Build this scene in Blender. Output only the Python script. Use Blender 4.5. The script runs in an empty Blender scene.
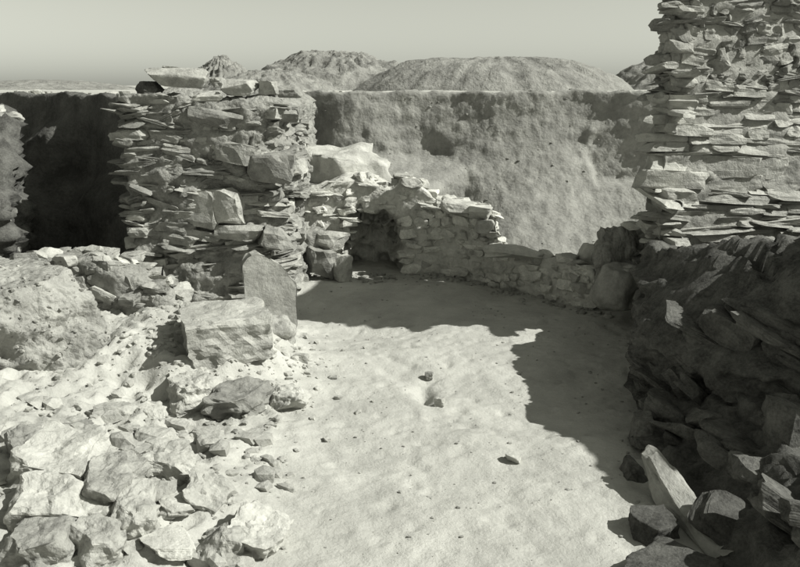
import bpy, bmesh, math, random
import numpy as np
from mathutils import Vector, Matrix, Euler

random.seed(11)
sc = bpy.context.scene
COL = sc.collection

# ------------------------------------------------------------ camera, light
F = 858.0                     # focal length in pixels of the 800 px wide photograph
CAMZ = 3.2
PITCH = math.radians(13)
cam = bpy.data.cameras.new('camera')
cam.sensor_width = 36
cam.lens = F / 800 * 36
cam.clip_start = 0.05
cam.clip_end = 5000
camo = bpy.data.objects.new('camera', cam)
COL.objects.link(camo)
camo.location = (0, 0, CAMZ)
camo.rotation_euler = (math.pi / 2 - PITCH, 0, 0)
sc.camera = camo

SUN = Vector((1.0, -0.20, 0.9)).normalized()      # towards the sun
EL = math.asin(SUN.z)
AZ = math.atan2(SUN.x, SUN.y)
w = bpy.data.worlds.new('World')
sc.world = w
w.use_nodes = True
nt = w.node_tree
nt.nodes.clear()
wo = nt.nodes.new('ShaderNodeOutputWorld')
bg = nt.nodes.new('ShaderNodeBackground')
sky = nt.nodes.new('ShaderNodeTexSky')
sky.sky_type = 'NISHITA'
sky.sun_disc = False
sky.sun_elevation = EL
sky.sun_rotation = AZ
sky.air_density = 1.0
sky.dust_density = 1.0
bw = nt.nodes.new('ShaderNodeRGBToBW')
tint = nt.nodes.new('ShaderNodeMix')
tint.data_type = 'RGBA'
tint.blend_type = 'MULTIPLY'
tint.inputs['Factor'].default_value = 1
tint.inputs['B'].default_value = (0.98, 1.0, 0.87, 1)
nt.links.new(sky.outputs[0], bw.inputs[0])
nt.links.new(bw.outputs[0], tint.inputs['A'])
nt.links.new(tint.outputs['Result'], bg.inputs['Color'])
bg.inputs['Strength'].default_value = 0.083
nt.links.new(bg.outputs[0], wo.inputs[0])

sl = bpy.data.lights.new('sun', 'SUN')
sl.energy = 4.3
sl.angle = math.radians(0.6)
sl.color = (1.0, 0.995, 0.93)
so = bpy.data.objects.new('sun', sl)
COL.objects.link(so)
so.location = (20, -5, 20)
so.rotation_euler = SUN.to_track_quat('Z', 'Y').to_euler()

sc.view_settings.view_transform = 'Standard'
sc.view_settings.look = 'None'
sc.view_settings.gamma = 1
sc.view_settings.exposure = 0.6

# ------------------------------------------------------------ numpy noise
_rs = np.random.RandomState(5)
_P = _rs.permutation(256)
_P = np.concatenate([_P, _P, _P])
_G = _rs.randn(256, 3)
_G /= np.linalg.norm(_G, axis=1)[:, None]


def perlin(p):
    p = np.asarray(p, float)
    i = np.floor(p).astype(int)
    f = p - i
    u = f * f * f * (f * (f * 6 - 15) + 10)
    i &= 255
    r = 0
    for dx in (0, 1):
        for dy in (0, 1):
            for dz in (0, 1):
                h = _P[_P[_P[(i[:, 0] + dx) & 255] + ((i[:, 1] + dy) & 255)] + ((i[:, 2] + dz) & 255)] & 255
                g = _G[h]
                d = g[:, 0] * (f[:, 0] - dx) + g[:, 1] * (f[:, 1] - dy) + g[:, 2] * (f[:, 2] - dz)
                wx = u[:, 0] if dx else 1 - u[:, 0]
                wy = u[:, 1] if dy else 1 - u[:, 1]
                wz = u[:, 2] if dz else 1 - u[:, 2]
                r = r + d * wx * wy * wz
    return r * 1.6


def fbm(p, octv=4, gain=0.5):
    a, r, q = 1.0, 0, np.asarray(p, float)
    for k in range(octv):
        r = r + a * perlin(q + 17.3 * k)
        a *= gain
        q = q * 2.03
    return r


def ridged(p, octv=3):
    a, r, q = 1.0, 0, np.asarray(p, float)
    for k in range(octv):
        r = r + a * (1 - 2 * np.abs(perlin(q + 9.1 * k)))
        a *= 0.5
        q = q * 2.1
    return r


def ss(a, b, x):
    t = np.clip((x - a) / (b - a), 0, 1)
    return t * t * (3 - 2 * t)


# ------------------------------------------------------------ materials
def mat(name, c0, c1, scale=3.0, bump=0.6, fine=60.0, rand=0.0, strata=0.0, pits=0.0, rough=0.95, bdist=0.03, mott=0.5):
    """matt mineral surface: two tones of the same grey, relief in three scales"""
    m = bpy.data.materials.new(name)
    m.use_nodes = True
    n = m.node_tree
    N, L = n.nodes, n.links
    b = N['Principled BSDF']
    b.inputs['Roughness'].default_value = rough
    b.inputs['Specular IOR Level'].default_value = 0.15
    geo = N.new('ShaderNodeNewGeometry')
    P = geo.outputs['Position']
    n1 = N.new('ShaderNodeTexNoise')
    n1.inputs['Scale'].default_value = scale
    n1.inputs['Detail'].default_value = 8
    n1.inputs['Roughness'].default_value = 0.65
    L.new(P, n1.inputs['Vector'])
    n2 = N.new('ShaderNodeTexNoise')
    n2.inputs['Scale'].default_value = fine
    n2.inputs['Detail'].default_value = 5
    n2.inputs['Roughness'].default_value = 0.7
    L.new(P, n2.inputs['Vector'])
    r = N.new('ShaderNodeMapRange')
    r.inputs['From Min'].default_value = 0.5 - 0.25 * mott
    r.inputs['From Max'].default_value = 0.5 + 0.25 * mott
    mixf = N.new('ShaderNodeMath')
    mixf.operation = 'MULTIPLY_ADD'
    mixf.inputs[1].default_value = 0.3
    add = N.new('ShaderNodeMath')
    add.operation = 'MULTIPLY'
    add.inputs[1].default_value = 0.7
    L.new(n1.outputs['Fac'], add.inputs[0])
    L.new(n2.outputs['Fac'], mixf.inputs[0])
    L.new(add.outputs[0], mixf.inputs[2])
    L.new(mixf.outputs[0], r.inputs['Value'])
    mx = N.new('ShaderNodeMix')
    mx.data_type = 'RGBA'
    t = (1.0, 1.0, 0.93)
    mx.inputs['A'].default_value = (c0 * t[0], c0 * t[1], c0 * t[2], 1)
    mx.inputs['B'].default_value = (c1 * t[0], c1 * t[1], c1 * t[2], 1)
    L.new(r.outputs[0], mx.inputs['Factor'])
    out = mx.outputs['Result']
    if rand:
        oi = N.new('ShaderNodeObjectInfo')
        rr = N.new('ShaderNodeMapRange')
        rr.inputs['To Min'].default_value = 1 - rand
        rr.inputs['To Max'].default_value = 1 + rand
        L.new(oi.outputs['Random'], rr.inputs['Value'])
        mm = N.new('ShaderNodeMix')
        mm.data_type = 'RGBA'
        mm.blend_type = 'MULTIPLY'
        mm.inputs['Factor'].default_value = 1
        L.new(out, mm.inputs['A'])
        L.new(rr.outputs[0], mm.inputs['B'])
        out = mm.outputs['Result']
    L.new(out, b.inputs['Base Color'])
    # relief
    h = N.new('ShaderNodeMath')
    h.operation = 'MULTIPLY_ADD'
    h.inputs[1].default_value = 0.35
    L.new(n2.outputs['Fac'], h.inputs[0])
    n3 = N.new('ShaderNodeTexNoise')
    n3.inputs['Scale'].default_value = fine / 5
    n3.inputs['Detail'].default_value = 6
    n3.inputs['Roughness'].default_value = 0.6
    L.new(P, n3.inputs['Vector'])
    L.new(n3.outputs['Fac'], h.inputs[2])
    ho = h.outputs[0]
    if strata:
        tc = N.new('ShaderNodeTexCoord')
        mp = N.new('ShaderNodeMapping')
        mp.inputs['Scale'].default_value = (2.2, 2.2, 9)
        L.new(tc.outputs['Object'], mp.inputs['Vector'])
        n4 = N.new('ShaderNodeTexNoise')
        n4.inputs['Scale'].default_value = 1.0
        n4.inputs['Detail'].default_value = 5
        n4.inputs['Distortion'].default_value = 0.4
        L.new(mp.outputs[0], n4.inputs['Vector'])
        a4 = N.new('ShaderNodeMath')
        a4.operation = 'MULTIPLY_ADD'
        a4.inputs[1].default_value = strata
        L.new(n4.outputs['Fac'], a4.inputs[0])
        L.new(ho, a4.inputs[2])
        ho = a4.outputs[0]
    if pits:
        v = N.new('ShaderNodeTexVoronoi')
        v.inputs['Scale'].default_value = 14
        v.inputs['Randomness'].default_value = 1
        L.new(P, v.inputs['Vector'])
        a5 = N.new('ShaderNodeMath')
        a5.operation = 'MULTIPLY_ADD'
        a5.inputs[1].default_value = -pits
        L.new(v.outputs['Distance'], a5.inputs[0])
        L.new(ho, a5.inputs[2])
        ho = a5.outputs[0]
    bp = N.new('ShaderNodeBump')
    bp.inputs['Strength'].default_value = bump
    bp.inputs['Distance'].default_value = bdist
    L.new(ho, bp.inputs['Height'])
    L.new(bp.outputs[0], b.inputs['Normal'])
    return m


M_GROUND = mat('trodden_earth', 0.33, 0.46, 1.4, 0.8, 42, bdist=0.028)
M_EARTH = mat('dry_earth', 0.22, 0.38, 3.0, 0.9, 34, pits=0.5, bdist=0.05)
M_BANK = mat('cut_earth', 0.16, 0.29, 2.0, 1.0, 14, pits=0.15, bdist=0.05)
M_SHADED_EARTH = mat('shaded_earth', 0.06, 0.15, 1.6, 1.0, 22, pits=0.25, bdist=0.07)  # bank earth, the shade of the left pit put into its colour
M_MORTAR = mat('mud_mortar', 0.20, 0.32, 5.0, 1.0, 40, pits=0.6, bdist=0.05)
M_STONE = mat('schist', 0.19, 0.37, 5.0, 1.0, 45, rand=0.28, strata=0.45, bdist=0.03, pits=0.15)
M_DARK_SHADED = mat('dark_shaded_schist', 0.055, 0.15, 5.0, 1.0, 40, rand=0.25, strata=0.6, bdist=0.03)  # schist with the shade on outcrop and left wall darkened into its colour
M_PALE = mat('pale_stone', 0.28, 0.46, 4.0, 1.0, 34, rand=0.2, strata=0.3, bdist=0.03, pits=0.15)
M_WALL = mat('pale_mud_mortar', 0.38, 0.56, 5.0, 1.0, 36, pits=0.4, bdist=0.04)
M_WSTONE = mat('pale_schist', 0.36, 0.64, 5.0, 1.0, 40, rand=0.2, strata=0.3, bdist=0.03)
M_SMOOTH = mat('smooth_schist', 0.20, 0.36, 2.6, 0.9, 24, strata=0.25, pits=0.1, bdist=0.03)
M_HILL = mat('spoil_earth', 0.15, 0.29, 0.8, 1.0, 4, bdist=0.3)
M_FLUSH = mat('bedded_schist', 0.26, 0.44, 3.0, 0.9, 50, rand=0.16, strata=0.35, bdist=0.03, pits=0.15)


# ------------------------------------------------------------ mesh helpers
def link(name, me, parent=None):
    o = bpy.data.objects.new(name, me)
    COL.objects.link(o)
    if parent is not None:
        o.parent = parent
    return o


def tag(o, label, cat, group=None, kind=None):
    o['label'] = label
    o['category'] = cat
    if group:
        o['group'] = group
    if kind:
        o['kind'] = kind
    return o


def mesh_np(name, V, Fc, m, smooth=False):
    me = bpy.data.meshes.new(name)
    V = np.asarray(V, np.float32)
    Fa = np.asarray(Fc, np.int32)
    k = Fa.shape[1]
    me.vertices.add(len(V))
    me.vertices.foreach_set('co', V.ravel())
    me.loops.add(Fa.size)
    me.loops.foreach_set('vertex_index', Fa.ravel())
    me.polygons.add(len(Fa))
    me.polygons.foreach_set('loop_start', np.arange(0, Fa.size, k, dtype=np.int32))
    me.materials.append(m)
    me.polygons.foreach_set('use_smooth', [smooth] * len(me.polygons))
    me.update(calc_edges=True)
    me.validate()
    return me


def grid_faces(nu, nv, wrap=False):
    """vertices indexed v*nu+u"""
    i = np.arange(nu if wrap else nu - 1)
    j = np.arange(nv - 1)
    I, J = np.meshgrid(i, j)
    I, J = I.ravel(), J.ravel()
    I2 = (I + 1) % nu
    return np.stack([J * nu + I, J * nu + I2, (J + 1) * nu + I2, (J + 1) * nu + I], 1)


_ico = {}


def ico(level):
    if level not in _ico:
        bm = bmesh.new()
        bmesh.ops.create_icosphere(bm, subdivisions=level, radius=1)
        V = np.array([v.co[:] for v in bm.verts])
        Fc = [[v.index for v in f.verts] for f in bm.faces]
        bm.free()
        _ico[level] = (V, Fc)
    return _ico[level]


def rock_np(seed, level=3, cuts=9, boxy=0.0, soft=0.0, dims=(1, 1, 1), rough=0.035, lam=0.03, lamf=7):
    """a broken stone: sphere clamped to a tilted box and random cleavage planes, then weathered"""
    rs = np.random.RandomState(seed)
    V, Fc = ico(level)
    V = V * 1.0
    D = np.array(dims, float)
    planes = []
    for ax in range(3):
        for sg in (-1, 1):
            n = np.zeros(3)
            n[ax] = sg
            tilt = (0.10 if ax == 2 else 0.28) * (1 - boxy * 0.8)
            n += rs.randn(3) * tilt
            planes.append((n / np.linalg.norm(n), 0.52 + soft + rs.rand() * 0.06))
    for k in range(cuts):
        n = rs.randn(3)
        n[2] *= 0.7
        n /= np.linalg.norm(n)
        planes.append((n, 0.52 + soft + boxy * 0.18 + rs.rand() * 0.16))
    for n, d in planes:
        e = V @ n - d
        k = e > 0
        V[k] -= e[k, None] * n
    e0 = V.min(0)
    e1 = V.max(0)
    V = (V - (e0 + e1) / 2) / (e1 - e0)          # now fills a unit box
    Q = V * D
    nrm = V / (np.linalg.norm(V, axis=1)[:, None] + 1e-6)
    off = rs.rand(3) * 50
    sz = D.min()
    disp = fbm(Q / D.max() * 3.0 + off, 3) * rough * 1.5 + fbm(Q / D.max() * 9 + off, 2) * rough * 0.5
    if lam:
        zq = np.stack([V[:, 2] * lamf + 0.6 * fbm(Q * 1.5 + off, 2), 0 * V[:, 0] + off[1], 0 * V[:, 0] + 0.5], 1)
        l = np.sign(perlin(zq)) * np.abs(perlin(zq)) ** 0.5
        hor = nrm.copy()
        hor[:, 2] = 0
        V = V + hor * (l * lam)[:, None]
    V = V + nrm * disp[:, None]
    return V, Fc


FAM = {}


def family(name, n, m, **k):
    FAM[name] = []
    for i in range(n):
        V, Fc = rock_np(hash_seed(name) + i, **k)
        FAM[name].append(mesh_np(name, V, Fc, m))


def hash_seed(s):
    return sum(ord(c) * (i + 3) for i, c in enumerate(s)) % 9000


family('schist_slab', 22, M_STONE, dims=(3, 2, 0.8), cuts=7, rough=0.055, lam=0.035, lamf=5, boxy=0.3)
family('schist_block', 14, M_STONE, dims=(1.6, 1.3, 1), cuts=10, rough=0.05, lam=0.03, lamf=8)
family('dark_slab', 20, M_DARK_SHADED, dims=(3, 2, 0.8), cuts=7, rough=0.06, lam=0.04, lamf=5, boxy=0.4)  # schist slabs, their dark tone stands for shade
family('flush_slab', 22, M_FLUSH, dims=(3, 2, 0.8), cuts=7, rough=0.035, lam=0.02, lamf=5, boxy=0.62)
family('wall_slab', 14, M_WSTONE, dims=(3, 2, 1.0), cuts=8, rough=0.05, lam=0.03, lamf=6)
family('wall_block', 14, M_WSTONE, dims=(1.6, 1.3, 1), cuts=10, rough=0.05, lam=0.02, lamf=6, boxy=0.3)
family('pale_slab', 12, M_PALE, dims=(2.4, 1.8, 0.9), cuts=8, rough=0.045, lam=0.02, lamf=5)


def add_stone(fam, loc, scale, rot, parent=None, name='stone', rnd=random):
    o = link(name, rnd.choice(FAM[fam]), parent)
    o.location = loc
    o.scale = scale
    o.rotation_euler = rot
    return o


def join_stones(name, items, m, parent):
    """items: (mesh, matrix) -> one mesh, kept as stuff"""
    Vs, Fs, base = [], [], 0
    for me, M in items:
        V = np.array([v.co[:] for v in me.vertices])
        A = np.array(M)
        V = V @ A[:3, :3].T + A[:3, 3]
        Vs.append(V)
        Fs += [[i + base for i in p.vertices] for p in me.polygons]
        base += len(V)
    o = link(name, mesh_np(name, np.concatenate(Vs), Fs, m), parent)
    o['kind'] = 'stuff'
    return o


# ------------------------------------------------------------ survey: pixel -> place
def ray(px, py):
    x, y = (px - 400) / F, (283.5 - py) / F
    return Vector((x, math.cos(PITCH) + y * math.sin(PITCH), -math.sin(PITCH) + y * math.cos(PITCH)))


def at(px, py, Y):
    d = ray(px, py)
    t = Y / d.y
    return Vector((d.x * t, Y, CAMZ + d.z * t))


def zat(py, Y):
    return at(400, py, Y).z


def xat(px, Y, z=0.0):
    # depth along the view axis of a point (Y, z)
    return (px - 400) / F * (Y * math.cos(PITCH) + (CAMZ - z) * math.sin(PITCH))


def top_edge(X):
    """Y of the lip of the excavation"""
    X = np.asarray(X, float)
    return np.interp(X, [-60, -14, -8, -4.1, -3.5, -2.5], [40, 24, 17.6, 13.7, 14.0, 19.0]) + 0.12 * np.sin(X * 1.9) + 0.1 * np.sin(X * 0.9)


def gh(x, y):
    x = np.asarray(x, float)
    y = np.asarray(y, float)
    sh = np.broadcast(x, y).shape
    x, y = np.broadcast_to(x, sh).ravel(), np.broadcast_to(y, sh).ravel()
    P = np.stack([x, y, 0 * x], 1)
    near = np.clip(1 - np.abs(y - 10) / 60, 0, 1)
    h = 0.05 * fbm(P * 0.55 + 3, 3) + 0.010 * fbm(P * 2.2, 3) * near + 0.010 * fbm(P * 7, 4, 0.6) * near - 0.02 * np.clip(fbm(P * 3.7 + 50, 2) - 0.45, 0, 1) * near
    h += 0.38 * ss(-1.7, -4.2, x) * ss(12.5, 10.5, y) * (1 - 0.3 * ss(6.5, 5, y))
    h += 0.16 * np.exp(-(((x + 2.1) / 0.9) ** 2 + ((y - 9.3) / 1.1) ** 2)) + 0.075 * ridged(P * 3.3, 4) * ss(-0.7, -1.8, x) * ss(12, 10.5, y)
    h += 0.24 * np.exp(-(((x + 2.4) / 0.9) ** 2 + ((y - 6.0) / 1.0) ** 2))
    # slightly higher step of the trodden floor
    h -= 0.05 * ss(-0.1, 0.12, (x - 0.25) + 0.35 * (y - 8) + 0.15 * np.sin(y * 2)) * ss(9.8, 9.3, y) * ss(7.4, 7.8, y)
    h -= 0.13 * np.exp(-(((x - 0.26) / 0.09) ** 2 + ((y - 8.75) / 0.25) ** 2))
    h += 0.12 * ss(11.6, 13.4, y) * ss(2.5, 0.5, x) * ss(-4, -1.5, x)
    h -= 0.018 * np.clip(fbm(P * 4.3 + 80, 2) - 0.35, 0, 0.4) * near / 0.4 * 1.5
    h += 0.26 * ss(8.1, 8.6, y + 0.12 * np.sin(x * 5)) * ss(10.8, 10.0, y) * ss(-1.2, -1.7, x + 0.1 * np.sin(y * 6)) * ss(-3.5, -2.9, x)
    h += 1.6 * ss(3.3, 1.8, y)
    h -= 0.10 * np.exp(-(((x + 0.45) / 0.75) ** 2 + ((y - 11.2) / 0.6) ** 2))
    te = top_edge(x)
    step = ss(te + 0.15, te + 0.55, y)
    far = 3.03 + 0.04 * fbm(P * 0.3, 3) + 0.03 * fbm(P * 1.1, 3) - 0.0035 * np.clip(y - 20, 0, 60) + (0.05 * fbm(np.stack([x * 1.4, 0 * x + 5, 0 * x], 1), 4, 0.6) - 0.03) * ss(5, 0.5, np.abs(y - te))
    h = h * (1 - step) + far * step
    return h.reshape(sh)


def gz(x, y):
    return float(gh(x, y))


def hit(px, py):
    """where the line of sight of a photo pixel meets the ground of the pit"""
    d = ray(px, py)
    t = 3.0
    for k in range(900):
        p = Vector((0, 0, CAMZ)) + d * t
        if p.z < gz(p.x, p.y):
            break
        t += 0.02
    return p


# ------------------------------------------------------------ the ground
def axis(fine0, fine1, step, lo, hi, grow=1.12):
    a = list(np.arange(fine0, fine1, step))
    s, v, left = step, fine0, []
    while v > lo:
        s *= grow
        v -= s
        left.append(v)
    s, v, right = step, a[-1], []
    while v < hi:
        s *= grow
        v += s
        right.append(v)
    return np.array(left[::-1] + a + right)


gx = axis(-6.5, 5.0, 0.035, -900, 900)
gy = axis(4.6, 15.0, 0.035, -60, 2500, 1.10)
GX, GY = np.meshgrid(gx, gy)
GZ = gh(GX, GY)
V = np.stack([GX.ravel(), GY.ravel(), GZ.ravel()], 1)
g = link('ground', mesh_np('ground', V, grid_faces(len(gx), len(gy)), M_GROUND, True))
g['kind'] = 'structure'


# ------------------------------------------------------------ excavation bank
def bank(name, x0, x1, fn, m, step=0.045, nv=80):
    xs = np.arange(x0, x1, step)
    t = np.linspace(-0.35, 1.25, nv)
    X, T = np.meshgrid(xs, t)
    x, tt = X.ravel(), T.ravel()
    y, z = fn(x, tt)
    P = np.stack([x, y, z], 1)
    lump = 0.09 * fbm(P * 0.7 + 7, 3) + 0.04 * fbm(P * np.array([2.4, 2.4, 4.2]) + 3, 4, 0.6) + 0.03 * np.abs(fbm(P * 6, 3))
    mask = np.clip(1 - (tt - 1) / 0.08, 0, 1)
    y = y - lump * (0.25 + 0.75 * mask)
    lipn = fbm(np.stack([x * 1.4, 0 * x + 5, 0 * x], 1), 4, 0.6)
    z = z + 0.05 * lipn * ss(0.7, 1.0, tt) + 0.03 * fbm(P * 4 + 31, 3) - 0.4 * np.clip(tt - 1.08, 0, 1)
    global BANK_P
    BANK_P = np.stack([x, y, z], 1)[(tt > 0.05) & (tt < 0.98)]
    o = link(name, mesh_np(name, np.stack([x, y, z], 1), grid_faces(len(xs), nv), m, True))
    o['kind'] = 'structure'
    return o


def back_fn(x, t):
    te = top_edge(x)
    top = 3.07
    v = np.clip(t, -0.35, 1)
    wig = 0.35 * np.sin(x * 0.8 + 1) + 0.2 * np.sin(x * 2.1)
    # right part: one long bulging slope
    zr = v * top
    yr = te - (2.7 + 0.5 * wig) * (1 - v) ** 2.3
    # left part: upright upper face, a sloping ledge, a lower face
    yl = te - 0.25 * (1 - v) - 2.1 * ss(0.62, 0.34, v) - 0.3 * ss(0.30, 0.0, v)
    zl = np.interp(v, [-0.35, 0, 0.34, 0.62, 1], [-1.0, 0, 1.0, 1.75, top])
    k = ss(0.35, 1.5, x + 0.15 * np.sin(v * 9))
    y = yl * (1 - k) + yr * k
    z = zl * (1 - k) + zr * k
    # hollow between the ledge and the bulge
    y += 0.8 * np.exp(-((x - 1.2) / 0.7) ** 2) * ss(0.5, 0.1, v)
    # recess dug into the right of the face
    r = ss(4.0, 4.2, x + 0.1 * np.sin(z * 4)) * ss(1.10, 1.18, z) * ss(2.5, 2.2, z)
    y = y + (17.9 + 0.9 - y) * r * 0.95
    y = y + np.clip(t - 1, 0, 1) * 5.0
    return y, z


bank('earth_bank', -3.4, 9.0, back_fn, M_BANK)
BACK_P = BANK_P


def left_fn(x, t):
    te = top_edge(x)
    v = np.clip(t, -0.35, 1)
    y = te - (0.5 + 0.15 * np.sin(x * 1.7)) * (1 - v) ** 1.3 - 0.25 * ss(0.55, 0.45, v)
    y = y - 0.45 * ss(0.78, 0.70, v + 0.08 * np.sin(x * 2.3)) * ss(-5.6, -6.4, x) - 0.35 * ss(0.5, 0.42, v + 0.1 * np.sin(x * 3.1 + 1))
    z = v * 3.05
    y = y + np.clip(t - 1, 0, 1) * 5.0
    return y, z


bank('earth_bank', -14, -3.5, left_fn, M_SHADED_EARTH)


# ------------------------------------------------------------ mounds beyond
def mound(name, cx, cy, rx, ry, h, z0, seed, m, nu=150, nv=60, rough=0.12, flat=2.0, prof=None, fr=0.8, gully=0.7):
    th = np.linspace(0, 2 * math.pi, nu, endpoint=False)
    rr = np.linspace(1.12, 0.0, nv)
    T, R = np.meshgrid(th, rr)
    T, R = T.ravel(), R.ravel()
    x = cx + np.cos(T) * R * rx
    y = cy + np.sin(T) * R * ry
    z = z0 + h * (1 - np.clip(R, 0, 1.12) ** flat) * (1 if prof is None else prof(x))
    P = np.stack([x, y, z], 1) / h * fr + seed
    d = rough * h * (fbm(P * 1.2, 4) + 0.5 * ridged(P * 4, 3) - 0.3)
    d = d + 0.10 * h * gully * fbm(np.stack([T * 9 + seed, R * 1.5, 0 * T], 1), 4, 0.6) * ss(0.15, 0.6, R)
    w_ = ss(1.12, 0.8, R)
    z = z + d * w_
    x = x + np.cos(T) * d * 0.6 * w_
    y = y + np.sin(T) * d * 0.6 * w_
    o = link(name, mesh_np(name, np.stack([x, y, z], 1), grid_faces(nu, nv, True), m, True))
    o['kind'] = 'structure'
    return o


def px_mound(px0, px1, pytop, Y, ry, seed, **k):
    x0, x1 = at(px0, 90, Y).x, at(px1, 90, Y).x
    zt = zat(pytop, Y)
    z0 = 2.75
    return mound('hill', (x0 + x1) / 2, Y, (x1 - x0) / 2, ry, zt - z0, z0, seed, M_HILL, **k)


px_mound(345, 640, 58, 36, 4.5, 3.0, flat=3.2, rough=0.035)
px_mound(225, 445, 52, 50, 6, 8.0, flat=1.7, rough=0.10, fr=1.5)
px_mound(200, 345, 70, 42, 4, 18.0, flat=2.0, rough=0.08, fr=1.5)
px_mound(182, 262, 58, 58, 4, 13.0, flat=1.6, rough=0.10, fr=1.5)
px_mound(600, 760, 52, 75, 8, 23.0, flat=1.5, rough=0.08)
px_mound(-60, 150, 80, 70, 8, 29.0, flat=2, rough=0.05)


# ------------------------------------------------------------ masonry
class Path:
    def __init__(self, pts):
        self.p = [Vector(q).to_2d() for q in pts]
        self.c = [0]
        for a, b in zip(self.p, self.p[1:]):
            self.c.append(self.c[-1] + (b - a).length)
        self.L = self.c[-1]

    def at(self, s):
        s = max(0, min(self.L - 1e-6, s))
        for i in range(len(self.p) - 1):
            if s <= self.c[i + 1]:
                break
        a, b = self.p[i], self.p[i + 1]
        t = (s - self.c[i]) / (self.c[i + 1] - self.c[i])
        d = (b - a).normalized()
        return a.lerp(b, t), Vector((d.y, -d.x)), math.atan2(d.y, d.x)   # outward normal: to the right of travel


def core(name, poly, anchor, topf, m, parent, z0=-0.3, step=0.07, dent=None, rough=0.06, inset=0.05, batter=0.0, seed=0.0, beds=0.0, bfreq=9.0, bdip=0.0, caps=10):
    """solid body: rings up the sides of the plan polygon and a cap that closes on the anchor line"""
    P = Path(list(poly) + [poly[0]])
    n = max(12, int(P.L / step))
    pts, nr, anc = [], [], []
    for i in range(n):
        q, nn, _ = P.at((i + 0.5) * P.L / n)
        pts.append(q[:])
        nr.append(nn[:])
        anc.append(anchor(q)[:])
    pts, nr, anc = np.array(pts), np.array(nr), np.array(anc)
    nr = (nr + np.roll(nr, 1, 0) + np.roll(nr, -1, 0))
    nr /= np.linalg.norm(nr, axis=1)[:, None]
    rows = []
    top = np.array([topf(x, y) for x, y in pts])
    nz = int((top.max() - z0) / step) + 2
    for k in range(nz):
        f = k / (nz - 1)
        z = z0 + (top - z0) * f
        q = pts - nr * inset - nr * batter * (z - z0)[:, None]
        rows.append(np.column_stack([q, z]))
    for k in range(1, caps + 1):
        f = k / caps
        q = (pts - nr * (inset + batter * (top - z0)[:, None])) * (1 - f) + anc * f
        z = np.array([topf(x, y) for x, y in q])
        rows.append(np.column_stack([q, z]))
    V = np.concatenate(rows)
    N = np.tile(nr, (len(rows), 1))
    d = rough * (fbm(V * 1.6 + seed, 3) + 0.6 * ridged(V * 4.5 + seed, 3) + 0.3 * fbm(V * 13, 2))
    if beds:
        q = (V[:, 2] + bdip * V[:, 0]) * bfreq + 0.8 * fbm(V * 1.3 + seed, 3)
        S = np.column_stack([q, V[:, 0] * 0.9 + 3, V[:, 1] * 0.9])
        b_ = perlin(S) + 0.5 * perlin(S * np.array([2.3, 2.5, 2.5]) + 9)
        d = d + beds * np.tanh(b_ * 2.5) * (0.6 + 0.5 * fbm(V * 0.9 + 40, 2))
    side = np.ones(len(V))
    side[nz * n:] = 0.4
    V[:, :2] += N * (d * side)[:, None]
    V[nz * n:, 2] += d[nz * n:] * 0.8
    if dent is not None:
        V = dent(V)
    return link(name, mesh_np(name, V, grid_faces(n, len(rows), True), m, True), parent)


def masonry(root, path, topf, z0=0.0, hrow=(0.07, 0.2), wid=(0.16, 0.5), dep=(0.25, 0.4), fams=('schist_slab', 'schist_block'),
            rs=None, tilt=0.10, skip=0.04, proud=(0.0, 0.08), limit=300, batter=0.0, hole=None, wave=0.08, thin=0.35, dip=0.0, zext=0.0):
    rs = rs or random.Random(3)
    P = Path(path)
    out = []
    z = z0
    zmax = max(topf(*P.at(P.L * i / 40)[0]) for i in range(41)) + zext
    row = 0
    while z < zmax:
        hr = rs.uniform(*hrow) * (0.5 if rs.random() < thin else 1)
        s = -rs.random() * 0.2
        while s < P.L:
            wd = rs.uniform(*wid) * (1.3 if hr < 0.07 else 1)
            sm = s + wd / 2
            q, nn, ang = P.at(sm)
            zc = z + hr / 2 + wave * math.sin(sm * 1.9 + row * 0.15 + q.y) + wave * 0.5 * math.sin(sm * 5 + row * 0.6) + dip * sm
            if zc + hr * 0.4 < topf(q.x, q.y) and zc > z0 - 0.1 and rs.random() > skip and not (hole and hole(q.x, q.y, zc, wd, hr)):
                dp = rs.uniform(*dep)
                pr = rs.uniform(*proud) + (0.07 if rs.random() < 0.12 else 0)
                c = q + nn * (pr - dp / 2 - batter * (zc - z0))
                fam = fams[0] if hr / wd < 0.45 or len(fams) < 2 else rs.choice(fams[:2])
                if len(fams) > 2 and rs.random() < 0.06:
                    fam = fams[2]
                out.append((fam, (c.x, c.y, zc), (wd * 1.06, dp, hr * 1.12),
                            (rs.gauss(0, tilt), rs.gauss(0, tilt) - dip * 0.8, ang + rs.gauss(0, tilt * 0.8)), wd * hr))
            s += wd * rs.uniform(0.92, 1.02)
        z += hr * 0.93
        row += 1
    out.sort(key=lambda o: -o[4])
    for o in out[:limit]:
        add_stone(o[0], o[1], o[2], o[3], root, rnd=rs)
    if len(out) > limit:
        items = []
        for o in out[limit:]:
            items.append((rs.choice(FAM[o[0]]), Matrix.LocRotScale(Vector(o[1]), Euler(o[3]), Vector(o[2]))))
        join_stones('small_stones', items, M_STONE, root)
    return len(out)


def root_at(name, x, y, z, label, cat, group=None):
    e = bpy.data.objects.new(name, None)
    COL.objects.link(e)
    tag(e, label, cat, group)
    # children are modelled in world metres, so the empty stays at the origin of its own frame
    e.location = (x, y, z)
    return e


def settle(root):
    """children were given world coordinates: shift them into the root's frame"""
    bpy.context.view_layer.update()
    for c in list(root.children):
        c.location = Vector(c.location) - Vector(root.location)


# ---- the big pier left of the middle
TALL = 3.02


def pier_top(x, y):
    return TALL - 0.16 * ss(-1.9, -1.5, x) + 0.05 * math.sin(x * 3.1) + 0.05 * math.sin(y * 2.3) - 0.10 * float(ss(13.0, 16, y))


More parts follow.
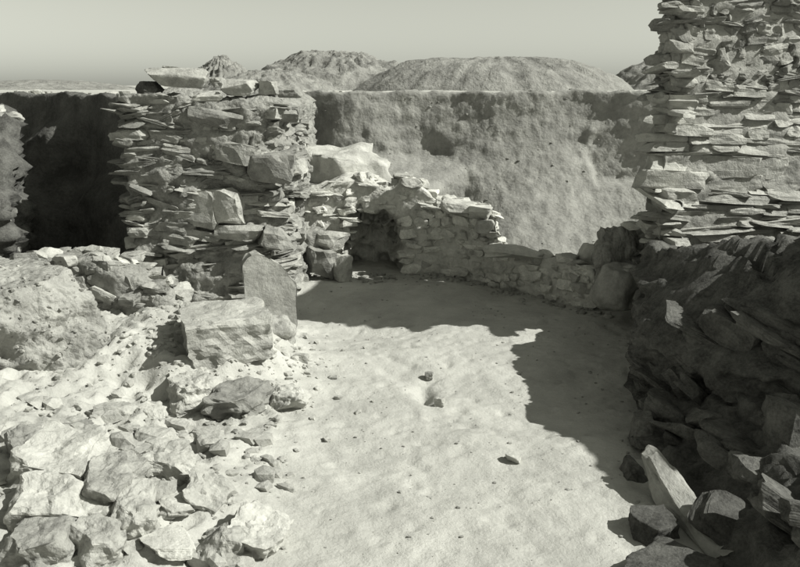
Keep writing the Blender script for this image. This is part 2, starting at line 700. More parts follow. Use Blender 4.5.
pier = root_at('stone_pier', -2.85, 12.4, 0, 'tall rough pier of flat schist rubble beside the dark hollow, grey slabs on top', 'wall')
pier_poly = [(-3.86, 12.1), (-3.2, 12.15), (-2.2, 12.3), (-1.72, 12.55), (-1.55, 13.2), (-1.62, 15), (-1.8, 18.3), (-4.6, 18.3), (-4.05, 14.5)]
core('core', pier_poly, lambda q: Vector((-2.9, max(13.2, min(17.3, q.y)))), pier_top, M_MORTAR, pier, inset=0.07, rough=0.09, seed=2, beds=0.05, bfreq=7, step=0.05)
r1 = random.Random(21)
masonry(pier, [(-4.15, 14.2), (-3.86, 12.1), (-3.2, 12.15), (-2.2, 12.3), (-1.72, 12.55)], pier_top, rs=r1, wid=(0.16, 0.6), hrow=(0.055, 0.16),
        fams=('schist_slab', 'schist_block', 'flush_slab'), proud=(-0.05, 0.08), tilt=0.17, limit=236, skip=0.03, thin=0.5)
masonry(pier, [(-1.72, 12.55), (-1.55, 13.2), (-1.62, 15)], pier_top, rs=r1, wid=(0.2, 0.5), hrow=(0.09, 0.22),
        fams=('schist_slab', 'schist_block', 'pale_slab'), proud=(-0.05, 0.1), tilt=0.14, limit=50)
for (px, py, wp, hp, fam) in [(199, 208, 38, 35, 'schist_block'), (225, 206, 36, 32, 'schist_block'), 
                             (272, 166, 42, 30, 'schist_block'), (238, 153, 42, 18, 'schist_slab'), (215, 118, 50, 14, 'schist_slab'),
                             (160, 120, 34, 12, 'schist_slab'), (185, 240, 44, 14, 'schist_slab'), (240, 232, 46, 14, 'schist_slab'), (275, 238, 30, 22, 'schist_block'), (155, 228, 44, 10, 'schist_slab')]:
    p = at(px, py, 12.28)
    add_stone(fam, p, (wp / F * 12.7 * 1.05, 0.4, hp / F * 12.7 * 1.1), (r1.gauss(0, 0.08), r1.gauss(0.05, 0.12), r1.gauss(0.05, 0.1)), pier, rnd=r1)
settle(pier)

# ---- wall with the hollow, middle distance
NW = [  # px, py of the base, py of the crest
    (300, 283, 190), (325, 282, 186), (345, 281, 174), (370, 280, 178), (392, 280, 186), (405, 280, 176), (427, 281, 188),
    (440, 281, 200), (490, 288, 206), (494, 290, 235), (500, 291, 252), (540, 298, 256), (575, 308, 258), (594, 311, 268)]
nbase, ncrest = [], []
for px, pb, pt in NW:
    d = ray(px, pb)
    t = -CAMZ / d.z
    nbase.append((d.x * t, d.y * t))
    ncrest.append(zat(pt, d.y * t + 0.15))
nxs = [p[0] for p in nbase]


def niche_top(x, y):
    return float(np.interp(x, nxs, ncrest)) - 0.05 + 0.025 * math.sin(x * 9)


def in_hollow(x, z, g=0.0):
    # arched opening, leaning a little to the right
    cx, w_, zt = -0.50 + 0.1 * z, 0.42 + g, 1.12 + g
    if z > zt:
        return False
    return abs(x - cx) < w_ * math.sqrt(max(0, 1 - max(0, (z - 0.45) / (zt - 0.45)) ** 2))


def niche_dent(V):
    x, y, z = V[:, 0], V[:, 1], V[:, 2]
    yb = np.interp(x, nxs, [p[1] for p in nbase])
    front = ss(0.5, 0.2, y - yb)
    cx = -0.52 + 0.1 * z
    k = 1 - np.abs(x - cx) / 0.56 + 0.25 * fbm(V * 3.0, 2)
    rr = np.sqrt(((x - cx) / 0.56) ** 2 + (np.clip(z - 0.35, 0, 9) / 0.84) ** 2) + 0.34 * fbm(V * 3.4, 4, 0.6)
    d = ss(1.1, 0.55, rr) * front
    V[:, 1] += d * (0.95 + 0.25 * fbm(V * 5, 3))
    V[:, 2] += d * 0.06 * fbm(V * 6 + 9, 2)
    return V


niche = root_at('ruined_wall', 0, 13.5, 0, 'low broken rubble wall with a dark arched hollow, stepping down to the right', 'wall')
nb = nbase
back = [(x, y + 1.15 if x < 1.0 else y + 0.55) for x, y in nb][::-1]
core('core', list(nb) + back, lambda q: Vector((q.x, float(np.interp(q.x, nxs, [p[1] for p in nb])) + 0.4)), niche_top, M_WALL, niche,
     dent=niche_dent, rough=0.045, inset=0.05, step=0.055, seed=5)
r2 = random.Random(8)
masonry(niche, [p for p in nb], niche_top, rs=r2, wid=(0.12, 0.36), hrow=(0.07, 0.19), fams=('wall_slab', 'wall_block', 'pale_slab'),
        dep=(0.16, 0.26), proud=(-0.02, 0.05), tilt=0.12, limit=200, hole=lambda x, y, z, w_, h: in_hollow(x, z, 0.08) or (x < 0.35 and z > 0.5 and r2.random() < 0.35),
        thin=0.2)
# coping stones along the crest
for i in range(34):
    s = i / 33
    x = nxs[0] + (nxs[-1] - nxs[0]) * s + r2.uniform(-0.05, 0.05)
    y = float(np.interp(x, nxs, [p[1] for p in nb])) + r2.uniform(0.08, 0.3)
    if x < -0.75:
        continue
    wd = r2.uniform(0.2, 0.42)
    add_stone(r2.choice(('pale_slab', 'wall_slab', 'pale_slab')), (x, y, niche_top(x, y) + 0.03), (wd, r2.uniform(0.2, 0.38), r2.uniform(0.08, 0.17)),
              (r2.gauss(0, 0.12), r2.gauss(0, 0.12), r2.uniform(-0.5, 0.5)), niche, rnd=r2)
for (px, py, Y, wd, dp, h) in [(458, 208, 13.7, 0.6, 0.45, 0.2), (480, 212, 13.55, 0.4, 0.4, 0.22), (516, 252, 12.95, 0.95, 0.5, 0.20), (412, 183, 14.0, 0.4, 0.3, 0.16), (485, 226, 13.4, 0.3, 0.3, 0.2)]:
    p = at(px, py, Y)
    add_stone('pale_slab', p, (wd, dp, h), (r2.gauss(0, 0.08), r2.gauss(0.05, 0.06), r2.gauss(-0.1, 0.2)), niche, rnd=r2)
# blocks of the pier left of the hollow
for (px, py, Y, wd, dp, h) in [(322, 262, 13.55, 0.55, 0.4, 0.5), (342, 268, 13.5, 0.35, 0.35, 0.42), (330, 240, 13.65, 0.6, 0.4, 0.3), (308, 240, 13.7, 0.4, 0.4, 0.42)]:
    add_stone('schist_block', at(px, py, Y), (wd, dp, h), (0.05, 0.05, 0.1), niche, rnd=r2)
settle(niche)

# ---- lump of old masonry behind it
def lump_rock(name, px, py, Y, wpx, hpx, depth, seed, m, label, cat, rot=(0, 0, 0), level=5, rough=0.04, cuts=8, lam=0.02, lamf=6, sink=0.0, group=None, boxy=0.0, soft=0.0):
    """a stone of its own: px, py is the middle of its outline in the photograph, Y its distance"""
    p = at(px, py, Y)
    sc_ = (Y * math.cos(PITCH) + (CAMZ - p.z) * math.sin(PITCH)) / F
    W, H = wpx * sc_, hpx * sc_
    V, Fc = rock_np(seed, level, cuts=cuts, dims=(W, depth, H), rough=rough, lam=lam, lamf=lamf, boxy=boxy, soft=soft)
    V = V * np.array([W, depth, H])
    R = np.array(Euler(rot).to_matrix())
    V = V @ R.T
    zmin = V[:, 2].min()
    V[:, 2] -= zmin
    o = link(name, mesh_np(name, V, Fc, m, level > 4))
    o.location = (p.x, p.y, p.z + zmin - sink)
    tag(o, label, cat, group)
    return o


lump_rock('masonry_lump', 345, 172, 15.6, 88, 60, 1.2, 41, M_FLUSH, 'pale weathered lump of old masonry behind the wall with the arched hollow', 'rock', rough=0.06, cuts=14, sink=0.1)
lump_rock('earth_lump', 340, 215, 15.6, 120, 75, 1.4, 43, M_MORTAR, 'low earthen base under the pale lump behind the hollow', 'earth', rough=0.05, cuts=5)

# ---- tall section on the right
def tall_top(x, y):
    k = x - 0.30 * (y - 10.5)
    a = float(np.interp(k, [2.9, 3.02, 3.12, 3.3, 3.8, 4.6, 7.0], [3.3, 3.9, 4.35, 4.75, 5.0, 5.4, 5.5]))
    return a + 0.05 * math.sin(x * 7) + 0.05 * math.sin(y * 3)


tall = root_at('stone_section', 4.2, 10.8, 0, 'tall layered schist face with cracked courses, rising out of the picture at right', 'wall')
tp = [(3.78, 12.85), (3.26, 11.15), (3.3, 10.85), (4.4, 11.15), (6.1, 11.75), (6.1, 12.5)]
core('core', tp, lambda q: Vector((max(3.9, min(5.8, q.x)), 12.05)), tall_top, M_FLUSH, tall, inset=0.06, rough=0.03, seed=9, step=0.05, beds=0.04, bfreq=7, bdip=0.06)
r3 = random.Random(31)
face = [(3.7, 12.6), (3.26, 11.15), (3.3, 10.85), (4.4, 11.15), (5.8, 11.65)]
lo = lambda zt: (lambda x, y: min(zt, tall_top(x, y)))
K = dict(rs=r3, skip=0.0)
masonry(tall, face, lo(1.45), z0=0.2, wid=(0.25, 0.8), hrow=(0.07, 0.16), fams=('dark_slab',), proud=(-0.07, 0.05), tilt=0.07, limit=50, wave=0.05, thin=0.3, dip=-0.12, **K)  # lowest courses: shade painted in by the darkened slabs
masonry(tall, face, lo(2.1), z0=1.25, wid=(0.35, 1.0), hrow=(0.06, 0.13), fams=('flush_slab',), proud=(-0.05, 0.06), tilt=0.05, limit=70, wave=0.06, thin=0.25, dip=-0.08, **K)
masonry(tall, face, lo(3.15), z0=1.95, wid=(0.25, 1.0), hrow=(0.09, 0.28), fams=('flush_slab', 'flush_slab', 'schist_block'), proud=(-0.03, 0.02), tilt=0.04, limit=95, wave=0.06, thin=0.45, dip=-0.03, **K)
masonry(tall, face, lo(4.7), z0=3.0, wid=(0.15, 0.5), hrow=(0.06, 0.16), fams=('schist_slab', 'schist_block'), proud=(-0.04, 0.04), tilt=0.10, limit=85, wave=0.05, thin=0.3, dip=0.0, **K)
settle(tall)

# ---- near mass of tilted beds, lower right
def mass_top(x, y):
    return max(0.4, min(3.22 - 0.196 * y + 1.2 * float(ss(0.5 * y + 0.3, 0.5 * y + 1.2, x)), 0.9 * (x - 1.42) - 0.35 * float(ss(7.2, 6.2, y)))) + 0.04 * math.sin(x * 5 + y * 3)  # unseen rise beyond the right edge, added to shade the beds


def mass_dent(V):
    # bulges at knee height, worn back underneath
    z = V[:, 2]
    fr = ss(9.6, 8.6, V[:, 1]) * ss(5.2, 4.2, V[:, 0])
    off = (0.45 * ss(0.42, 0.05, z) + 0.35 * np.clip(z - 0.75, 0, 1)) * fr + 0.10 * fbm(V * np.array([0.9, 0.9, 1.6]) + 3, 3)
    V[:, 0] += 0.8 * off
    V[:, 1] += 0.6 * off
    return V


mass = root_at('rock_outcrop', 3.0, 8.0, 0, 'dark mass of tilted schist beds jutting over the shaded floor', 'rock')
mpath = [(3.12, 10.9), (2.9, 10.0), (2.62, 9.0), (2.30, 8.25), (2.70, 7.5), (3.3, 6.75), (4.4, 5.7)]
core('core', mpath + [(6.6, 5.7), (6.6, 11.0)], lambda q: Vector((5.2, max(7.0, min(9.6, q.y)))), mass_top, M_DARK_SHADED, mass, inset=0.06, rough=0.07, seed=12,
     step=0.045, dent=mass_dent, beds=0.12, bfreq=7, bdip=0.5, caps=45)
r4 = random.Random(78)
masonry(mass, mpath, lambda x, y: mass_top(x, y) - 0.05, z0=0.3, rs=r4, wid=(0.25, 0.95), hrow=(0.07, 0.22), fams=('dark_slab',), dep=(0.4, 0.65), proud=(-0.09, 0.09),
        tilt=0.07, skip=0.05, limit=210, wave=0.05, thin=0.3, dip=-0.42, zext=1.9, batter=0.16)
ledge_top = lambda x, y: 0.02 + min(0.5, 0.7 * max(0, x - 2.25)) + 0.03 * math.sin(x * 8 + y * 5)  # low dark base and slabs added to blacken the shaded ground here
core('ledge', [(2.45, 7.9), (2.3, 6.9), (2.3, 6.0), (2.2, 4.8), (5, 4.8), (5, 7.9)], lambda q: Vector((3.6, max(5.6, min(7.0, q.y)))), ledge_top, M_DARK_SHADED, mass,
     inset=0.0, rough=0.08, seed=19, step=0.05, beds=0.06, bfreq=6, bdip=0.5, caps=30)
for i in range(34):
    y = r4.uniform(4.9, 7.6)
    x = r4.uniform(2.4, 3.7)
    add_stone('dark_slab', (x, y, ledge_top(x, y) + 0.02), (r4.uniform(0.25, 0.8), r4.uniform(0.25, 0.5), r4.uniform(0.08, 0.2)),
              (r4.gauss(0, 0.2), r4.gauss(0.35, 0.15), r4.gauss(-0.4, 0.5)), mass, rnd=r4)
settle(mass)

# ---- stepped broken wall at the left edge
def lw_top(x, y):
    return float(np.interp(y, [11.2, 12.3, 12.5, 13.4, 13.6, 15.5], [1.7, 1.75, 2.1, 2.35, 2.55, 2.75])) + 0.04 * math.sin(x * 8)


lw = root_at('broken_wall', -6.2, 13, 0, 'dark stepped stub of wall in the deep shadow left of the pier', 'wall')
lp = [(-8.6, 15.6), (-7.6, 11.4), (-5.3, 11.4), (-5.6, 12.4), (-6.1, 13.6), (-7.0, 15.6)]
core('core', lp, lambda q: Vector((-6.5 - 0.25 * (q.y - 11.4), max(12.3, min(14.6, q.y)))), lw_top, M_DARK_SHADED, lw, rough=0.2, beds=0.06, inset=0.08, seed=17)
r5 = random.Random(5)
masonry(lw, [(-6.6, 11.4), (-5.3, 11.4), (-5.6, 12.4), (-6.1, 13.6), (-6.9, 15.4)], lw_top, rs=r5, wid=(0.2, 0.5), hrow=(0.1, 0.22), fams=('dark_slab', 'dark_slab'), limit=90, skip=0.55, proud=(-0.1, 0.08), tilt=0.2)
for i in range(22):
    y = r5.uniform(11.5, 15)
    x = r5.uniform(-6.8, -5.5) - 0.3 * (y - 11.4)
    add_stone(r5.choice(('pale_slab', 'schist_slab')), (x, y, lw_top(x, y) + 0.05), (r5.uniform(0.25, 0.6), r5.uniform(0.2, 0.4), r5.uniform(0.1, 0.2)), (r5.gauss(0, 0.15), r5.gauss(0, 0.15), r5.uniform(0, 3)), lw, rnd=r5)
settle(lw)

# ---- low rubble wall behind the earth mound
def rb_top(x, y):
    return float(np.interp(x, [-4.8, -4.3, -3.6, -3.2, -2.9], [0.98, 1.02, 0.92, 0.70, 0.5])) + 0.03 * math.sin(x * 9)


rb = root_at('rubble_wall', -3.9, 10.8, 0, 'low tumbled rubble wall in the sun between the earth mound and the pier', 'wall')
rp = [(-4.9, 10.75), (-3.6, 10.55), (-2.9, 10.6), (-2.85, 11.1), (-3.6, 11.3), (-4.9, 11.4)]
core('core', rp, lambda q: Vector((q.x * 0.9 - 0.38, 10.95)), rb_top, M_MORTAR, rb, rough=0.07, inset=0.06, seed=23)
r6 = random.Random(55)
masonry(rb, [(-4.9, 10.75), (-3.6, 10.55), (-2.9, 10.6), (-2.85, 11.1)], rb_top, rs=r6, wid=(0.16, 0.42), hrow=(0.1, 0.22), fams=('schist_slab', 'schist_block', 'pale_slab'), limit=60, tilt=0.2, proud=(0, 0.1))
for i in range(36):
    x = r6.uniform(-4.8, -2.9)
    y = r6.uniform(10.6, 11.3)
    add_stone(r6.choice(('pale_slab', 'schist_slab', 'schist_block')), (x, y, rb_top(x, y) + 0.03), (r6.uniform(0.15, 0.42), r6.uniform(0.15, 0.35), r6.uniform(0.08, 0.2)), (r6.gauss(0, 0.2), r6.gauss(0, 0.2), r6.uniform(0, 3)), rb, rnd=r6)
settle(rb)

# ---- earth mound at the left edge
def emound():
    nu, nv = 330, 120
    th = np.linspace(0, 2 * math.pi, nu, endpoint=False)
    rr = np.linspace(0, 1, nv)
    T, R = np.meshgrid(th, rr)
    T, R = T.ravel(), R.ravel()
    # superellipse side, flat top
    a = R * 1.35
    rad = np.where(a < 0.6, a / 0.6 * 0.72, 0.72 + (a - 0.6) / 0.75 * 0.33)
    ex = 1.15 + 1.6 * np.clip(-np.sin(T), 0, 1)
    z = np.where(a < 0.6, 1.33, 1.33 * (1 - ((a - 0.6) / 0.75) ** ex))
    x = -5.45 + np.cos(T) * rad * 2.45
    y = 8.9 + np.sin(T) * rad * 1.35
    P = np.stack([x, y, z], 1)
    d = 0.18 * fbm(P * 1.1 + 3, 3) + (0.10 * fbm(P * 3.0 + 5, 5, 0.6) - 0.22 * np.clip(fbm(P * 3.6 + 21, 3) - 0.15, 0, 1) + 0.045 * ridged(P * 6, 4)) * (0.35 + 0.65 * ss(1.25, 0.9, z))
    # hollow under its face
    hx, hz = -3.75, 0.42
    d -= 0.95 * np.exp(-(((x - hx) / 0.36) ** 2 + ((z - hz) / 0.27) ** 2)) * (y < 8.9)
    d -= 0.35 * np.exp(-(((x + 4.0) / 0.5) ** 2 + ((z - 0.85) / 0.12) ** 2)) * (y < 8.9)
    N = np.stack([np.cos(T), np.sin(T), 0 * T], 1)
    k = ss(0.3, 0.8, rad)
    P[:, 0] += N[:, 0] * d * k
    P[:, 1] += N[:, 1] * d * k
    P[:, 2] += 0.5 * d - 0.12
    global MOUND_P
    MOUND_P = P
    o = link('earth_mound', mesh_np('earth_mound', P, grid_faces(nu, nv, True), M_EARTH, True))
    tag(o, 'rounded lump of pitted dry earth with a flat sunlit top at the left edge', 'mound')


emound()

# ------------------------------------------------------------ single stones
# px, py (middle), width px, height px, depth m, seed, material, rot, name, label
def on_ground(px, pybase):
    return hit(px, pybase)


def stone(px, py0, py1, wpx, depth, seed, m, label, rot=(0, 0, 0), name='stone', cuts=9, rough=0.045, lam=0.012, level=5, sink=0.04, back=0.0, lamf=6, H=None, boxy=0.3):
    """stone standing on the ground: py1 is where its front foot meets the ground, py0 its upper outline"""
    p = on_ground(px, py1)
    Y = p.y + depth * 0.45 + back
    scl = (Y * math.cos(PITCH) + (CAMZ - p.z) * math.sin(PITCH)) / F
    W = wpx * scl
    if H is None:
        # the outline's top is its far upper edge
        zt = at(px, py0, p.y + depth * 0.8).z
        H = max(0.06, zt - p.z)
    if name == 'boulder':
        H = max(H, 0.27)
        sink = max(sink, 0.17)
        H += 0.05
        rough = max(rough, 0.075) if boxy < 0.9 else rough
        cuts = cuts if boxy < 0.9 else 2
        cuts += 3
    V, Fc = rock_np(seed, level, cuts=cuts, dims=(W, depth, H), rough=rough, lam=lam, lamf=lamf, boxy=boxy)
    V = V * np.array([W, depth, H])
    V = V @ np.array(Euler(rot).to_matrix()).T
    V[:, 2] -= V[:, 2].min()
    o = link(name, mesh_np(name, V, Fc, m, False))
    o.location = (p.x, Y, gz(p.x, Y) - sink)
    tag(o, label, 'rock' if name == 'boulder' else 'stone')
    return o


# group round the big block, left of the middle
stone(219, 303, 366, 90, 1.1, 104, M_FLUSH, 'large squared block with a pitted flat top in front of the pier', name='boulder', cuts=2, rough=0.05, rot=(0.03, 0, 0.3), sink=0.12, boxy=0.95)
def plate(name, pts, Y, thick, rotz, m, label, cat, seed=1, lean=0.0, rough=0.012):
    """upright slab with a drawn outline: pts in photo pixels at distance Y, real thickness"""
    W3 = [at(px, py, Y) for px, py in pts]
    c = sum(W3, Vector()) / len(W3)
    q = [((p.x - c.x) / math.cos(rotz), p.z - c.z) for p in W3]
    V, Fc = ico(5)
    V = V * 2.0
    for it in range(4):
        for k in range(len(q)):
            a, b = q[k], q[(k + 1) % len(q)]
            d = Vector((b[0] - a[0], b[1] - a[1])).normalized()
            n = np.array([-d.y, 0, d.x])
            e = (V - np.array([a[0], 0, a[1]])) @ n
            V[e > 0] -= e[e > 0, None] * n
        V[:, 1] = np.clip(V[:, 1], -thick / 2, thick / 2)
    nn = V / (np.linalg.norm(V, axis=1)[:, None] + 1e-6)
    V = V + nn * (rough * (fbm(V * 5 + seed, 4, 0.6) + 0.5 * fbm(V * 20 + seed, 2)))[:, None]
    V = V @ np.array(Euler((lean, 0, rotz)).to_matrix()).T
    o = link(name, mesh_np(name, V, Fc, m))
    o.location = c
    tag(o, label, cat)


plate('standing_slab', [(243, 262), (247, 256), (257, 252), (282, 268), (293, 284), (294, 328), (262, 330), (248, 300)], 10.75, 0.24, 0.28, M_SMOOTH,
      'smooth grey slab standing upright against the foot of the pier', 'stone', lean=-0.06, rough=0.03)
lump_rock('stone', 276, 338, 10.1, 46, 44, 0.6, 105, M_STONE, 'rough broken stone under the standing slab, right of the squared block', 'stone', rot=(0, 0.1, 0.3), rough=0.07, cuts=12, lam=0.05)
stone(232, 366, 418, 66, 0.75, 111, M_STONE, 'eroded block with a dark front face below the squared block, between two others', name='boulder', rough=0.07, lam=0.05)
stone(188, 370, 416, 50, 0.6, 113, M_FLUSH, 'crumbling block at the left end of the eroded row below the squared block', name='boulder', rough=0.08, lam=0.05, rot=(0, -0.1, 0.2))
stone(283, 382, 413, 48, 0.5, 115, M_FLUSH, 'smaller rounded block at the right end of the eroded row', name='boulder', rough=0.05)
stone(300, 350, 362, 16, 0.16, 117, M_PALE, 'fist sized stone at the edge of the rubble beside the sunlit floor', level=4)
stone(332, 372, 380, 10, 0.1, 119, M_STONE, 'tiny dark stone alone on the floor beside the eroded blocks', level=3)
# left margin
stone(112, 400, 420, 42, 0.28, 121, M_STONE, 'flat dark edged stone below the earth mound, left one of a touching pair', rot=(0, 0.06, 0.1))
stone(147, 396, 419, 34, 0.3, 123, M_PALE, 'angular pale stone touching the flat dark edged one below the earth mound', cuts=12)
stone(152, 418, 444, 50, 0.3, 125, M_PALE, 'pale low slab just below the touching pair of stones', rot=(0.05, 0.03, -0.1))
stone(207, 424, 452, 30, 0.3, 127, M_PALE, 'low pale stone half sunk in the ground right of the slabs', rot=(0.1, 0.05, 0.4), sink=0.06)
stone(159, 441, 481, 60, 0.42, 129, M_PALE, 'thick pale slab with a shaded underside, topmost of the lower left pile', rot=(0.06, 0.1, 0.1), name='boulder')
stone(113, 450, 474, 44, 0.35, 131, M_STONE, 'dark grey flat stone left of the thick pale slab', rot=(0, 0.1, 0.3))
stone(145, 476, 508, 38, 0.3, 133, M_PALE, 'rounded pale stone below the thick slab', cuts=14)
stone(199, 474, 512, 46, 0.43, 135, M_PALE, 'sloping pale slab between the thick slab and the cracked white one', rot=(0.15, 0.2, -0.3), name='boulder')
stone(216, 500, 562, 49, 0.54, 137, M_PALE, 'large white slab at the bottom edge, left half of a cracked block', rot=(0.1, 0.05, 0.2), name='boulder', rough=0.02, cuts=5)
stone(252, 512, 562, 56, 0.54, 139, M_PALE, 'large white slab at the bottom edge, right half of a cracked block', rot=(0.1, 0.25, -0.1), name='boulder', rough=0.02, cuts=6)
stone(50, 432, 482, 87, 0.65, 141, M_PALE, 'broad sloping slab below the earth mound at the left edge', rot=(0.1, 0.12, -0.15), name='boulder', cuts=6)
stone(98, 470, 512, 61, 0.54, 143, M_STONE, 'broken layered slab in the middle of the lower left pile', rot=(0.12, 0.15, -0.3), name='boulder', cuts=8)
stone(40, 478, 530, 76, 0.65, 145, M_PALE, 'big flat slab under the broad sloping one at the left edge', rot=(0.1, 0.1, 0.2), name='boulder', cuts=7)
stone(128, 508, 545, 55, 0.49, 147, M_PALE, 'pale tilted slab low in the pile, left of the cracked white block', rot=(0.15, 0.22, 0.1), name='boulder')
stone(88, 514, 566, 59, 0.54, 149, M_STONE, 'grey ribbed block at the bottom edge of the lower left pile', rot=(0.05, 0.1, 0.4), name='boulder', cuts=10)
stone(30, 530, 580, 80, 0.65, 151, M_STONE, 'lowest big slab in the corner of the lower left pile', rot=(0.05, 0.1, 0.1), name='boulder')
stone(163, 540, 568, 50, 0.35, 153, M_PALE, 'pale flat stone at the bottom edge left of the cracked white block', rot=(0.1, 0.1, 0.6))
stone(72, 494, 540, 66, 0.6, 155, M_PALE, 'ridged pale slab between the layered slab and the grey ribbed block', rot=(0.12, 0.18, -0.2), name='boulder', cuts=7)
stone(14, 440, 470, 46, 0.5, 156, M_STONE, 'half seen grey slab at the left edge above the pile', rot=(0.1, 0.1, 0.3), name='boulder')
stone(172, 505, 530, 34, 0.35, 157, M_PALE, 'small pale wedge between the rounded stone and the cracked block', rot=(0.1, 0.1, 0.8))
stone(84, 440, 466, 40, 0.35, 158, M_PALE, 'pale wedge shaped stone right of the broad sloping slab', rot=(0.1, 0.12, 0.5))
stone(60, 462, 486, 40, 0.4, 221, M_STONE, 'wedge shaped grey rock between the broad sloping slab and the flat one', rot=(0.1, 0.2, 0.7))
stone(112, 486, 508, 34, 0.35, 223, M_PALE, 'knobbly pale rock in the middle of the pile', rot=(0.2, 0.1, 0.4), rough=0.08)
stone(24, 500, 524, 46, 0.4, 225, M_STONE, 'jutting grey rock at the left edge low in the pile', rot=(0.1, 0.2, 0.2), rough=0.07)
stone(176, 452, 468, 24, 0.25, 227, M_STONE, 'little grey rock right of the thick pale slab', rough=0.08)
stone(120, 530, 556, 40, 0.4, 229, M_PALE, 'eroded pale rock just right of the grey ribbed block', rot=(0.1, 0.1, 0.9), rough=0.08)
stone(72, 418, 432, 34, 0.3, 231, M_STONE, 'low grey rock bedded in the soil under the earth mound', rough=0.07)
# floor
stone(514, 453, 464, 17, 0.11, 161, M_PALE, 'small oblong stone lying alone on the sunlit floor', level=4, sink=0.0, rot=(0, 0.1, -0.5), H=0.06, cuts=4)
stone(440, 396, 408, 12, 0.12, 163, M_PALE, 'small pale stone beside the little pit in the floor', level=4, sink=0.01)
stone(429, 372, 382, 9, 0.1, 165, M_STONE, 'thin stone chip at the upper rim of the little pit in the floor', level=3, sink=0.01)
# foot of the walls on the right
lump_rock('boulder', 619, 288, 11.4, 56, 48, 0.7, 171, M_SMOOTH, 'smooth rounded boulder in the shade between the ruined wall and the tall face', 'rock', rough=0.03, cuts=5, lam=0, soft=0.3)
lump_rock('stone', 586, 262, 12.6, 22, 40, 0.3, 173, M_PALE, 'upright rounded stone at the right end of the ruined wall', 'stone', rough=0.03, rot=(0, 0.15, 0), soft=0.2)
lump_rock('stone', 605, 250, 12.7, 16, 32, 0.25, 175, M_STONE, 'taller dark upright stone next to the rounded one at the end of the ruined wall', 'stone', rough=0.03, rot=(0, 0.1, 0))
lump_rock('stone', 633, 225, 11.75, 25, 8, 0.3, 177, M_PALE, 'thin white flat stone lying high on the rubble beside the tall face', 'stone', rough=0.01, cuts=3)
lump_rock('rubble_heap', 627, 256, 12.0, 66, 58, 0.8, 179, M_MORTAR, 'rough earth and rubble heap under the thin white flat stone', 'rubble', rough=0.09, cuts=12)
# under and beside the outcrop
V_, F_ = rock_np(201, 5, dims=(0.3, 1.25, 0.2), rough=0.09, cuts=12, lam=0.08, boxy=0.1)
V_ = (V_ * np.array([0.26, 1.25, 0.14])) @ np.array(Euler((0.24, -0.35, 0.10)).to_matrix()).T
ls = link('leaning_slab', mesh_np('leaning_slab', V_, F_, M_SMOOTH))
ls.location = (2.12, 5.95, 0.12)
tag(ls, 'long pale slab leaning out of the dark at the lower right', 'slab')
lump_rock('boulder', 631, 480, 6.7, 28, 34, 0.4, 203, M_DARK_SHADED, 'small dark boulder behind the foot of the leaning pale slab', 'rock', rough=0.04)
lump_rock('boulder', 652, 530, 5.8, 46, 42, 0.5, 205, M_DARK_SHADED, 'dark rounded boulder in front of the leaning pale slab', 'rock', rough=0.04)
lump_rock('boulder', 672, 566, 5.25, 110, 24, 0.5, 207, M_DARK_SHADED, 'low flat dark rock at the bottom edge below the leaning slab', 'rock', rough=0.04)
lump_rock('boulder', 643, 430, 7.25, 26, 30, 0.35, 209, M_DARK_SHADED, 'angular dark block wedged above the leaning pale slab', 'rock', rough=0.03)
lump_rock('boulder', 785, 436, 6.3, 46, 84, 0.5, 211, M_DARK_SHADED, 'smooth tall rock standing at the right edge among the dark beds', 'rock', rough=0.02)

# on top of the pier
lump_rock('slab', 178, 77, 12.6, 62, 20, 0.7, 181, M_STONE, 'long grey slab lying on the left of the pier top', 'slab', rot=(0, 0.05, 0.1), rough=0.02, cuts=6)
lump_rock('slab', 241, 87, 12.5, 40, 17, 0.45, 183, M_PALE, 'white slab lying in the middle of the pier top', 'slab', rot=(0, -0.05, 0.2), rough=0.02, cuts=5)
lump_rock('slab', 206, 97, 12.35, 36, 10, 0.3, 185, M_PALE, 'thin pale slab at the front edge of the pier top', 'slab', rough=0.02)
lump_rock('stone', 150, 90, 12.5, 26, 18, 0.4, 187, M_DARK_SHADED, 'dark stone propping the left end of the long grey slab', 'stone')
lump_rock('stone', 268, 88, 12.6, 20, 14, 0.3, 189, M_STONE, 'small grey stone right of the white slab on the pier', 'stone')
lump_rock('stone', 290, 92, 12.9, 26, 12, 0.35, 191, M_STONE, 'flat grey stone at the right end of the pier top', 'stone')
lump_rock('stone', 218, 82, 12.9, 22, 10, 0.35, 193, M_STONE, 'grey stone behind the two pale slabs on the pier', 'stone')
lump_rock('stone', 172, 70, 12.6, 18, 8, 0.3, 195, M_STONE, 'small stone resting on the long grey slab of the pier', 'stone')

# ------------------------------------------------------------ loose rubble
def scatter(name, n, fn, m, seed, smin, smax, power=3.0, onz=False):
    rs = np.random.RandomState(seed)
    V0, F0 = ico(1)
    protos = [rock_np(900 + k, 1, cuts=5, rough=0.0, lam=0)[0] for k in range(12)]
    Fa = np.array(F0)
    Vs, Fs = [], []
    b = 0
    c = 0
    while c < n:
        x, y, wgt = fn(rs)
        if not onz and rs.rand() > wgt:
            continue
        s = smin + (smax - smin) * rs.rand() ** power
        a = rs.rand() * 6.28
        R = np.array([[math.cos(a), -math.sin(a), 0], [math.sin(a), math.cos(a), 0], [0, 0, 1]])
        V = protos[rs.randint(12)] * np.array([s * (1 + rs.rand() * 0.6), s, s * (0.4 + 0.4 * rs.rand())])
        V = V @ R.T + np.array([x, y, (wgt if onz else gz(x, y)) + s * 0.12])
        Vs.append(V)
        Fs.append(Fa + b)
        b += len(V)
        c += 1
    o = link(name, mesh_np(name, np.concatenate(Vs), np.concatenate(Fs), m))
    o['kind'] = 'stuff'
    return o


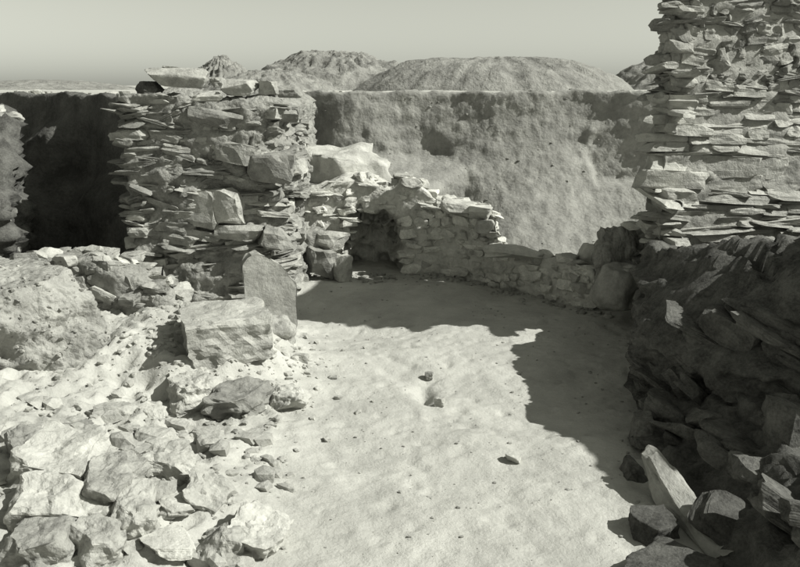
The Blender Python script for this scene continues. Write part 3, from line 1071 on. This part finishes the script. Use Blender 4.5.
def f_left(rs):
    x, y = rs.uniform(-4.5, -0.4), rs.uniform(4.8, 11.5)
    return x, y, float(ss(-0.5, -2.2, x)) * (0.35 + 0.65 * math.exp(-((y - 9.3) / 1.2) ** 2))


def f_floor(rs):
    return rs.uniform(-3, 3.2), rs.uniform(4.8, 13.8), 1


def f_wall(rs):
    x = rs.uniform(-1.7, 3)
    y = float(np.interp(x, nxs, [p[1] for p in nb])) - abs(rs.randn()) * 0.25
    return x, y, 1


def f_heap(rs):
    return -1.9 + rs.randn() * 0.55, 9.3 + rs.randn() * 0.7, 1


def f_mound(rs):
    while True:
        i = rs.randint(len(MOUND_P))
        q = MOUND_P[i]
        if -5.5 < q[0] and q[1] < 9.4 and rs.rand() < 0.4 + 0.6 * (q[2] < 0.9):
            return q[0], q[1], q[2]


def f_pile(rs):
    return rs.uniform(-3.6, -0.9), rs.uniform(4.9, 7.6), 1


tag(scatter('gravel', 1100, f_mound, M_EARTH, 7, 0.008, 0.06, onz=True), 'dry clods crumbling from the pitted earth mound', 'clods', kind='stuff')
tag(scatter('gravel', 450, f_pile, M_PALE, 8, 0.02, 0.20, power=3.2), 'broken rubble packed between the big slabs at the lower left', 'rubble', kind='stuff')
tag(scatter('gravel', 1100, f_left, M_GROUND, 1, 0.012, 0.09, power=4), 'loose rubble and chips strewn over the sunlit left side', 'rubble', kind='stuff')
tag(scatter('gravel', 900, f_floor, M_PALE, 2, 0.008, 0.035), 'fine grit scattered thinly over the trodden floor', 'gravel', kind='stuff')
tag(scatter('gravel', 260, f_wall, M_STONE, 3, 0.03, 0.12), 'broken bits fallen along the foot of the ruined wall', 'rubble', kind='stuff')
tag(scatter('gravel', 900, f_heap, M_GROUND, 4, 0.012, 0.085, power=3.5), 'crumbled debris round the squared block and standing slab', 'rubble', kind='stuff')


def f_bank(rs):
    q = BACK_P[rs.randint(len(BACK_P))]
    return q[0], q[1] + 0.01, q[2]


tag(scatter('gravel', 500, f_bank, M_BANK, 9, 0.01, 0.07, power=3, onz=True), 'stones showing in the cut face of the earth bank', 'stones', kind='stuff')


def f_lip(rs):
    x = rs.uniform(-9, 6)
    return x, float(top_edge(x)) + abs(rs.randn()) * 1.5 + 0.1, 1


tag(scatter('gravel', 700, f_lip, M_PALE, 6, 0.03, 0.18), 'stones strewn along the lip of the excavation', 'rubble', kind='stuff')
